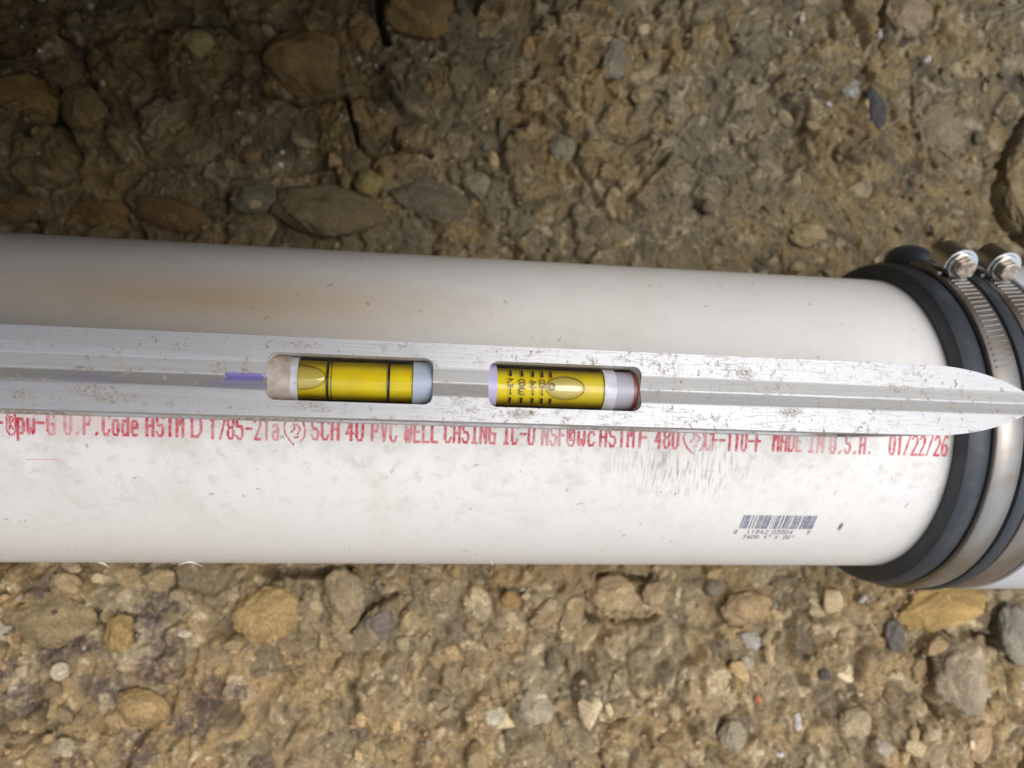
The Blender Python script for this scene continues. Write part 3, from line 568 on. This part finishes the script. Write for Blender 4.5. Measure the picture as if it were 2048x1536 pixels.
def clamp(xa, xb):
    bd = band(xa, xb); xm = (xa+xb)/2; r = .0660
    # worm slots: slanted bars pressed in the band
    V = []; Fc = []
    for k in range(26):
        a = rad(62-k*1.9); 
        for t in range(6):
            pass
        cr = []
        for t in np.linspace(-1, 1, 7):
            aa = a+t*rad(.55); xx = xm+t*(xb-xa)*.33
            for da, dr in ((-.0042, -.0001), (-.002, .0004), (.002, .0004), (.0042, -.0001)):
                rr = r+dr; cr.append((xx, rr*math.sin(aa+da), rr*math.cos(aa+da)))
        o_ = len(V); V += cr
        for s in range(6):
            for j in range(3): Fc.append([o_+s*4+j, o_+s*4+j+1, o_+(s+1)*4+j+1, o_+(s+1)*4+j])
    mesh('worm_slot', V, Fc, stl.m, bd)
    # screw housing: an arch over the screw, standing where the band turns under
    a = rad(HA); er = np.array([0, math.sin(a), math.cos(a)]); et = np.array([0, -math.cos(a), math.sin(a)])*1.0   # et points up to the camera
    ex = np.array([1., 0, 0])
    def L(u, v, t): return tuple(np.array([xm, 0, 0])+ex*u+er*(r+v)+et*t)
    def arch(rad_, thick, t0, t1, mat, name, par, n=18, span=180, v0=.0044):
        V = []; Fc = []
        for i in range(n+1):
            q_ = rad(90-span/2+span*i/n)
            for rr in (rad_-thick/2, rad_+thick/2):
                for tt in (t0, t1): V.append(L(rr*math.cos(q_), v0+rr*math.sin(q_), tt))
        for i in range(n):
            b_ = i*4; c_ = b_+4
            for j, k2 in ((0, 1), (1, 3), (3, 2), (2, 0)): Fc.append([b_+j, b_+k2, c_+k2, c_+j])
        Fc += [[0, 1, 3, 2], [n*4, n*4+2, n*4+3, n*4+1]]
        return sharp(mesh(name, V, Fc, mat, par), 40)
    hs_ = arch(.0057, .0011, -.0065, .0030, zinc.m, 'screw_housing', bd, span=200)
    # screw with hexagonal, slotted head and washer rim
    def disc(r0, t0, t1, n, mat, name, par, v0=.0044, rot=0, r1=None):
        V = []; Fc = []; r1 = r1 or r0
        for (rr, tt) in ((r0, t0), (r1, t1)):
            for i in range(n):
                q_ = 2*math.pi*i/n+rot; V.append(L(rr*math.cos(q_), v0+rr*math.sin(q_), tt))
        Fc = [[i, (i+1) % n, n+(i+1) % n, n+i] for i in range(n)]+[list(range(n))[::-1], list(range(n, 2*n))]
        return sharp(mesh(name, V, Fc, mat, par), 25)
    scw = disc(.0029, -.009, .0030, 20, drk.m, 'screw', bd)
    bevel(disc(.0050, .0032, .0040, 40, zinc.m, 'washer_rim', scw), .0002)
    bevel(disc(.0040, .0041, .0068, 6, brass.m, 'screw_head', scw, rot=.4, r1=.0038), .0004)
    # slot in the head and the little foot tabs
    bm = bmesh.new()
    for s in (-1, 1):
        vs = [bm.verts.new(L(s*u, v, t)) for u in (.0052, .0068) for v in (0, .0014) for t in (-.0055, .002)]
        bmesh.ops.convex_hull(bm, input=vs)
    bevel(bobj('housing_foot', bm, stl.m, bd, smooth=False), .0003)
HA = 53
clamp(.0086, .0186); clamp(.0252, .0362)
for xm_, an_ in ((.0136, 76), (.0293, 72)):
    a = rad(an_); bm = bmesh.new(); bmesh.ops.create_uvsphere(bm, u_segments=32, v_segments=20, radius=1)
    er = Vector((0, math.sin(a), math.cos(a))); et = Vector((0, -math.cos(a), math.sin(a))); ctr = Vector((xm_, 0, 0))+er*.0655
    for v in bm.verts: c_ = v.co.copy(); v.co = ctr+Vector((1, 0, 0))*c_.x*.0078+er*c_.y*.0062+et*c_.z*.011
    bobj('rubber_lug', bm, rub.m, cpl)
# steel shield with fine ribs
pr = [(.0380, .0641)]
x = .0382
while x < .078: pr += [(x, .0656), (x+.0003, .0660), (x+.0007, .0660), (x+.0010, .0656)]; x += .0014
pr.append((.0785, .0641)); V, Fc = lathe(pr, 128); rsh = NT('white_ribbed_plastic'); rsh.p(Base__Color=(.75, .76, .77), Roughness=.4); mesh('ribbed_shield', V, Fc, rsh.m, cpl)
# the next pipe beyond the coupling, out of the picture
V, Fc = lathe([(XR+.05, .0505), (XR+.05, R0-.0001), (XR+.8, R0-.0001), (XR+.8, .0505)], 128)
tag(mesh('well_pipe', V, Fc, pvc.m), 'white plastic pipe beyond the black coupling at the far right', 'pipe')

# ------------------------------------------------------------------ the torpedo level
RL = frame((11300, 1145), 5.0); PL = cpt(900, 764.5, .1915)
A = RW @ RL.T                                # level axes in world
LM = Matrix([list(A[i])+[c2w(PL)[i]] for i in range(3)]+[[0, 0, 0, 1]])
LMi = np.array(LM.inverted())
def on_level(px, py, z=0):                   # local x, y on the level's plane z
    c_ = LMi@np.append(CAM, 1); d = LMi[:3, :3]@ray(px, py); t = (z-c_[2])/d[2]; return c_[0]+t*d[0], c_[1]+t*d[1]
lev = empty('spirit_level', LM); tag(lev, 'worn silver aluminium torpedo level with two yellow vials lying on the white pipe', 'spirit level')
HW, HH = .0097, .040
xs_, _ = on_level(1880, 800); xt, _ = on_level(2036, 810); print('level taper', xs_, xt, on_level(0, 644), on_level(0, 815), on_level(1900, 735), on_level(1900, 874), on_level(700, 711), on_level(700, 805))
pts = [(-.2, -HW), (-.2, HW), (xs_-.004, HW)]
LT = (xt-xs_)*1.18
def outl(t): return HW*math.sqrt(max(1-t*t, 0)) if t < .95 else .0
N_ = 22
for i in range(0, N_+1):
    t = i/N_*.93; pts.append((xs_-.004+(LT+.004)*t/.93, HW*(1-t**2.1*1.0)**.8))
low_ = [(x_, -y_) for x_, y_ in pts[3:]][::-1]
pts += low_
al = NT('aluminium')
so = al.n('SeparateXYZ', i0=al.obj).outputs
brush = al.noise(1, 5, .6, vec=al.vscale((35, 2200, 2200)))
warm = al.n('MapRange', Value=so[0], i1=-.12, i2=.12, i3=0.0, i4=1.0).outputs[0]
ac_ = al.mix(brush, (.41, .41, .425), (.48, .47, .45))
sm = al.ramp(al.noise(95, 7, .72), (.52, 0.0), (.62, .75)); fine = al.ramp(al.noise(520, 6, .75), (.52, 0.0), (.58, 1.0))
dm = al.math('MULTIPLY', sm, fine)
chip = al.ramp(al.noise(1, 5, .7, vec=al.vscale((420, 300, 300), rot=(0, 0, .6))), (.615, 0.0), (.635, .9))
chip = al.math('MULTIPLY', chip, al.ramp(al.noise(60, 3), (.36, 0.0), (.5, 1.0)))
dirt = al.math('MAXIMUM', dm, chip)
for (px, py, rx, ry) in ((598, 690, .007, .0012), (178, 780, .006, .0025), (225, 795, .008, .002), (615, 812, .006, .0015), (855, 735, .003, .0022), (640, 818, .004, .001), (1040, 828, .004, .0015), (48, 790, .003, .002), (340, 805, .0012, .0016), (160, 735, .004, .0008), (265, 737, .003, .0008), (1580, 824, .004, .0018), (1490, 748, .003, .002), (430, 735, .002, .002)):
    x_, y_ = on_level(px, py); bb = al.blob((x_, y_, 0), (rx, ry, .004), soft=.5, wob=1.0, wscale=600)
    dirt = al.math('MAXIMUM', dirt, al.math('MULTIPLY', bb, al.ramp(al.noise(1500, 5, .7), (.45, .08), (.6, .9))))
x_, y_ = on_level(490, 752)
wbx = al.math('MULTIPLY', al.math('SUBTRACT', al.noise(1100, 4), .5), .9)
pb = al.math('LESS_THAN', al.math('ADD', al.math('MAXIMUM', al.math('DIVIDE', al.math('ABSOLUTE', al.math('SUBTRACT', so[0], x_-.0004)), .0044), al.math('DIVIDE', al.math('ABSOLUTE', al.math('SUBTRACT', so[1], y_-.0001)), .00095)), wbx), 1.0)
x2_, y2_ = on_level(180, 757); pb2 = al.math('MULTIPLY', al.blob((x2_, y2_, -.001), (.009, .0016, .004), soft=.6, wob=1.4, wscale=500), .3)
x3_, y3_ = on_level(480, 768); pb3 = al.math('MULTIPLY', al.blob((x3_, y3_, -.001), (.011, .0012, .004), soft=.6, wob=1.4, wscale=700), .5)
purp = al.math('MAXIMUM', pb, al.math('MAXIMUM', pb2, pb3))
dcol = al.mix(al.ramp(al.noise(1100, 3), (.35, 0.0), (.65, 1.0)), (.16, .105, .06), (.5, .42, .33))
sid = al.math('MULTIPLY', al.math('LESS_THAN', so[2], -.001), al.ramp(al.noise(1, 4, .6, vec=al.vscale((28, 1, 190))), (.45, 0.0), (.56, .8)))
dirt = al.math('MAXIMUM', dirt, al.math('MULTIPLY', sid, al.math('LESS_THAN', so[1], -.009)))
gro = al.math('MULTIPLY', al.math('LESS_THAN', so[2], -.00012), al.math('MULTIPLY', al.math('LESS_THAN', al.math('ABSOLUTE', so[1]), .0036), al.math('GREATER_THAN', al.math('ABSOLUTE', al.math('ADD', so[1], .000025)), .00030)))
wall_ = al.math('MULTIPLY', al.math('LESS_THAN', so[2], -.0014), al.math('LESS_THAN', al.math('ABSOLUTE', so[1]), .0075))
ac_ = al.mix(gro, ac_, al.mix(brush, (.33, .315, .29), (.40, .385, .355)))
ac_ = al.mix(wall_, ac_, (.66, .6, .53))
cc_ = al.mix(dirt, ac_, dcol); cc_ = al.mix(al.math('MULTIPLY', purp, .85), cc_, (.14, .10, .36))
mt = al.math('SUBTRACT', 1.0, al.math('MAXIMUM', dirt, purp), clamp=True)
sct = al.ramp(al.noise(1, 3, .6, vec=al.vscale((160, 2600, 2600), rot=(0, 0, .35))), (.61, 0.0), (.64, 1.0))
sct = al.math('MAXIMUM', sct, al.ramp(al.noise(1, 3, .6, vec=al.vscale((2200, 200, 200), rot=(0, 0, .5))), (.63, 0.0), (.66, 1.0)))
sct = al.math('MULTIPLY', sct, al.ramp(al.noise(70, 3), (.4, 0.0), (.6, 1.0)))
hgt = al.math('ADD', al.math('MULTIPLY', brush, .5), al.math('ADD', al.math('MULTIPLY', dirt, .25), al.math('MULTIPLY', sct, -.7)))
al.p(Base__Color=cc_, Metallic=al.math('MULTIPLY', al.math('SUBTRACT', mt, wall_, clamp=True), .42), Roughness=al.math('ADD', .46, al.math('MULTIPLY', dirt, .4)), Normal=al.bump(hgt, .35, .0003))
bm = bmesh.new()
tv = [bm.verts.new((x, y, 0)) for x, y in pts]; bv_ = [bm.verts.new((x, y, -HH)) for x, y in pts]; n = len(pts)
bm.faces.new(tv); bm.faces.new(bv_[::-1])
for i in range(n): bm.faces.new([tv[i], bv_[i], bv_[(i+1) % n], tv[(i+1) % n]])
body = bobj('level_body', bm, al.m, lev, smooth=False)
cutters = []
def prism_x(name, prof, x0, x1):
    V = [(x0, y, z) for y, z in prof]+[(x1, y, z) for y, z in prof]; m = len(prof)
    return mesh(name, V, [list(range(m))[::-1], list(range(m, 2*m))]+[[i, (i+1) % m, m+(i+1) % m, m+i] for i in range(m)], None, lev, False)
cutters.append(prism_x('cut', [(-.0036, .0005), (-.0036, 0), (-.0003, -.0012), (.00025, -.0012), (.0036, 0), (.0036, .0005)], -.3, .3))
cutters.append(prism_x('cut', [(-.006, -.0405), (0, -.0345), (.006, -.0405)], -.3, .3))
for s in (-1, 1): cutters.append(prism_x('cut', [(s*.02, -.0125), (s*.0085, -.0125), (s*.0078, -.014), (s*.0078, -.0315), (s*.0085, -.033), (s*.02, -.033)], -.19, xs_-.01))
WIN = []
for (a, b, yc) in ((533, 866, 757), (978, 1283, 773)):
    xa, ya = on_level(a, yc-6); xb, yb = on_level(b, yc+6); WIN.append((xa, xb))
    r_ = .0022; V = []; hw = .00575; cs = []
    for (cx_, cy_, q0) in ((xb-r_, hw-r_, 0), (xa+r_, hw-r_, 90), (xa+r_, -hw+r_, 180), (xb-r_, -hw+r_, 270)):
        for k in range(7): q_ = rad(q0+15*k); cs.append((cx_+r_*math.cos(q_), cy_+r_*math.sin(q_)))
    m = len(cs); V = [(x, y, .001) for x, y in cs]+[(x, y, -.0138) for x, y in cs]
    cutters.append(mesh('cut', V, [list(range(m)), list(range(m, 2*m))[::-1]]+[[i, m+i, m+(i+1) % m, (i+1) % m] for i in range(m)], None, lev, False))
for c_ in cutters:
    bm = bmesh.new(); bm.from_mesh(c_.data); bmesh.ops.recalc_face_normals(bm, faces=bm.faces); bm.to_mesh(c_.data); bm.free()
    md = body.modifiers.new('b', 'BOOLEAN'); md.operation = 'DIFFERENCE'; md.object = c_; md.solver = 'EXACT'
dg = bpy.context.evaluated_depsgraph_get(); nm = bpy.data.meshes.new_from_object(body.evaluated_get(dg))
body.modifiers.clear(); body.data = nm
for c_ in cutters: bpy.data.objects.remove(c_)
nm.materials.clear(); nm.materials.append(al.m); nm.shade_smooth(); bevel(body, .00028, 2, 22)
body.modifiers.new('wn', 'WEIGHTED_NORMAL')

def plain(name, col, r=.4, **kw):
    m = NT(name); return m.p(Base__Color=col, Roughness=r, **kw)
liq = NT('yellow_liquid')
lc = liq.mix(liq.ramp(liq.noise(1, 3, vec=liq.vscale((60, 400, 400))), (.35, 0.0), (.7, 1.0)), (.76, .58, .015), (.84, .71, .04))
lc = liq.mix(liq.ramp(liq.noise(160, 2), (.45, 0.0), (.7, .35)), lc, (.50, .48, .10))
liq.p(Base__Color=lc, Roughness=.7, Specular__IOR__Level=.0)
gl = bpy.data.materials.new('clear_acrylic'); gl.use_nodes = True; t = gl.node_tree; t.nodes.clear()
o_ = t.nodes.new('ShaderNodeOutputMaterial'); mx_ = t.nodes.new('ShaderNodeMixShader'); tr = t.nodes.new('ShaderNodeBsdfTransparent'); gs = t.nodes.new('ShaderNodeBsdfGlossy'); fr = t.nodes.new('ShaderNodeFresnel')
tr.inputs[0].default_value = (.97, .96, .82, 1); gs.inputs['Roughness'].default_value = .08; fr.inputs[0].default_value = 1.45
t.links.new(fr.outputs[0], mx_.inputs[0]); t.links.new(tr.outputs[0], mx_.inputs[1]); t.links.new(gs.outputs[0], mx_.inputs[2]); t.links.new(mx_.outputs[0], o_.inputs[0])
bub = NT('bubble_air'); lw = bub.n('LayerWeight', Blend=.35).outputs['Facing']
bub.p(Base__Color=bub.mix(bub.ramp(lw, (.25, 0.0), (.75, 1.0)), (.60, .50, .16), (.3, .22, .02)), Roughness=.06, Coat__Weight=1.0, Coat__Roughness=.03)
blk = plain('black_marking', (.01, .01, .01), .4)
beige = NT('beige_plastic'); beige.p(Base__Color=beige.mix(beige.ramp(beige.noise(400, 4), (.4, 0.0), (.65, .8)), (.50, .42, .36), (.33, .26, .2)), Roughness=.4)
white = NT('white_plastic'); white.p(Base__Color=white.mix(white.ramp(white.noise(500, 4), (.42, 0.0), (.68, .7)), (.60, .60, .63), (.38, .36, .34)), Roughness=.35); white = white.m
lil = plain('lilac_plastic', (.44, .40, .58), .35); redp = plain('red_plastic', (.38, .12, .07), .4)
RV = .0055; ZV = -.0020-RV
def xcyl(name, x0, x1, r, mat, parent, n=64, caps=True, bulge=0.0):
    pr = []
    K = 12 if bulge else 1
    for k in range(K+1):
        u = k/K; pr.append((x0+(x1-x0)*u, r+bulge*(1-(2*u-1)**2)))
    V, Fc = lathe(pr, n); m = len(pr)
    if caps: Fc.append([i*m for i in range(n)]); Fc.append([i*m+m-1 for i in range(n)][::-1])
    V = [(x, y, z+ZV) for x, y, z in V]
    o = sharp(mesh(name, V, Fc, mat, parent), 40); return o
def ellipsoid(name, c, r, mat, parent):
    bm = bmesh.new(); bmesh.ops.create_uvsphere(bm, u_segments=40, v_segments=24, radius=1)
    for v in bm.verts: v.co = (c[0]+v.co.x*r[0], c[1]+v.co.y*r[1], c[2]+v.co.z*r[2])
    return bobj(name, bm, mat, parent)
def bubble(cx, cy, a, b, parent, xmin=-9):
    V = []; Fc = []; K = 48; RG = 12
    for g in range(RG+1):
        sg = 1-g/RG*.995
        for k in range(K):
            q_ = 2*math.pi*k/K; x = max(cx+a*sg*math.cos(q_), xmin); y = cy+b*sg*math.sin(q_); rr = RV-.0009+.00055*math.sqrt(max(1-sg**3, 0)); V.append((x, y, ZV+math.sqrt(rr*rr-y*y)))
    for g in range(RG):
        for k in range(K): Fc.append([g*K+k, g*K+(k+1) % K, (g+1)*K+(k+1) % K, (g+1)*K+k])
    Fc.append([RG*K+k for k in range(K)])
    o = mesh('bubble', V, Fc, bub.m, parent)
    V = []; Fc = []; K = 48; rr = RV-.00042
    for k in range(K):
        q_ = 2*math.pi*k/K; x = max(cx+a*math.cos(q_), xmin); y = cy+b*math.sin(q_); c_ = np.array([x, y, ZV+math.sqrt(rr*rr-y*y)])
        n_ = norm([math.cos(q_)*b, math.sin(q_)*a, 0])
        for j in range(6):
            w_ = 2*math.pi*j/6; th = .00010+.00012*max(0, math.sin(q_-.4)); V.append(c_+n_*th*math.cos(w_)+np.array([0, 0, .00012*math.sin(w_)]))
    for k in range(K):
        for j in range(6): a_ = k*6+j; b_ = k*6+(j+1) % 6; c2 = (k+1) % K*6; Fc.append([a_, b_, c2+(j+1) % 6, c2+j])
    mesh('meniscus', V, Fc, men, o)
men = plain('meniscus_shadow', (.30, .2, .01), .2)
def LX(px, z=-.002): return on_level(px, 765, z)[0]
# vial in the left window
v1 = empty('vial', None, lev); xa, xb = WIN[0]
xcyl('end_cap', xa-.001, LX(580), RV+.0004, beige.m, v1); xcyl('end_ring', LX(578), LX(594), RV+.0001, white, v1)
xcyl('liquid', LX(593.5), LX(826.5), RV-.0007, liq.m, v1); xcyl('vial_tube', LX(594.2), LX(826), RV, gl, v1, caps=False)
xcyl('end_cap', LX(826.2), xb+.001, RV+.0002, plain('blue_white_plastic', (.40, .45, .53), .35), v1)
xcyl('marking_line', LX(652), LX(657), RV+.00006, blk, v1, caps=False); xcyl('marking_line', LX(775), LX(780), RV+.00006, blk, v1, caps=False)
bubble(LX(596), .0002, LX(651)-LX(596), .0031, v1, LX(594.5))
# pitch vial in the right window
v2 = empty('vial', None, lev); xa, xb = WIN[1]
xcyl('end_cap', xa-.001, LX(995), RV+.0002, lil, v2)
xcyl('liquid', LX(994.5), LX(1211.5), RV-.0007, liq.m, v2); xcyl('vial_tube', LX(995.2), LX(1210.5), RV, gl, v2, caps=False)
xcyl('end_ring', LX(1210.7), LX(1234), RV+.0001, white, v2); xcyl('end_cap', LX(1233.5), LX(1270), RV-.0004, plain('grey_lilac_plastic', (.40, .38, .43), .4), v2)
xcyl('end_plug', LX(1270.5), xb+.001, RV-.0003, redp, v2)
bubble(LX(1132), -.0002, (LX(1171)-LX(1094))/2, .0030, v2)
q = []
for pxl in (1022, 1045, 1067, 1085.5, 1103):
    x = LX(pxl); wd = .00030; 
    for (a, b) in ((.0024, .0046), (-.0050, -.0032)):
        for k in range(6): y0 = a+(b-a)*k/6; y1 = a+(b-a)*(k+1)/6; q.append([(x-wd, y0), (x+wd, y0), (x+wd, y1), (x-wd, y1)])
for s_ in ('2', '1'), ('8', '3'), ('4', '1'), ('8', '1'):
    pass
for pxl, den, num in ((1022, '2', '1'), (1045, '8', '3'), (1067, '4', '1'), (1085.5, '8', '1')):
    x = LX(pxl); q += ink([(den, x+.0006, .0023, .00165, .0017, True), (num, x+.0006, .0023, -.0007, .0017, True)], rs, sw=.45, cell=.4, rough=0)
    q.append([(x-.0008, -.00048), (x+.0008, -.00048), (x+.0008, -.00032), (x-.0008, -.00032)])
q += ink([('0', LX(1104)+.0006, .0020, .0008, .0017, True)], rs, sw=.42, cell=.4, rough=0)
cyl_quads('marking_line', q, RV+.00006, blk, v2, axis=(0, ZV))
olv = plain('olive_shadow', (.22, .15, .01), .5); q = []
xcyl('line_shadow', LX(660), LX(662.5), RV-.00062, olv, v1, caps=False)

# white plastic shavings along the lower edge of the pipe
shv = plain('pvc_shaving', (.85, .85, .83), .4)
for (px, py, ln, lab) in ((205, 1131, .004, 'curled white plastic shaving on the lower left edge of the pipe'), (380, 1131, .008, 'longest straight white plastic shaving sticking out under the pipe'), (984, 1130, .002, 'tiny white plastic crumb at the lower middle edge of the pipe')):
    x, a = on_cyl(px, py-8, R0); rs_ = random.Random(px); V = []; Fc = []
    base = np.array([x, R0*math.sin(a), R0*math.cos(a)]); K = 10
    for k in range(K+1):
        u = k/K; ctr = base+np.array([(u-.5)*ln, -.0012-.0008*math.sin(u*4+px), -.001+.0006*math.sin(u*7)])
        for j in range(6):
            q_ = j*math.pi/3; rr = .00022*(1-.6*abs(2*u-1)); V.append(ctr+np.array([0, rr*math.cos(q_), rr*math.sin(q_)]))
    for k in range(K):
        for j in range(6): Fc.append([k*6+j, k*6+(j+1) % 6, k*6+6+(j+1) % 6, k*6+6+j])
    tag(mesh('plastic_shaving', V, Fc, shv), lab, 'shaving', 'white shavings on the pipe edge')
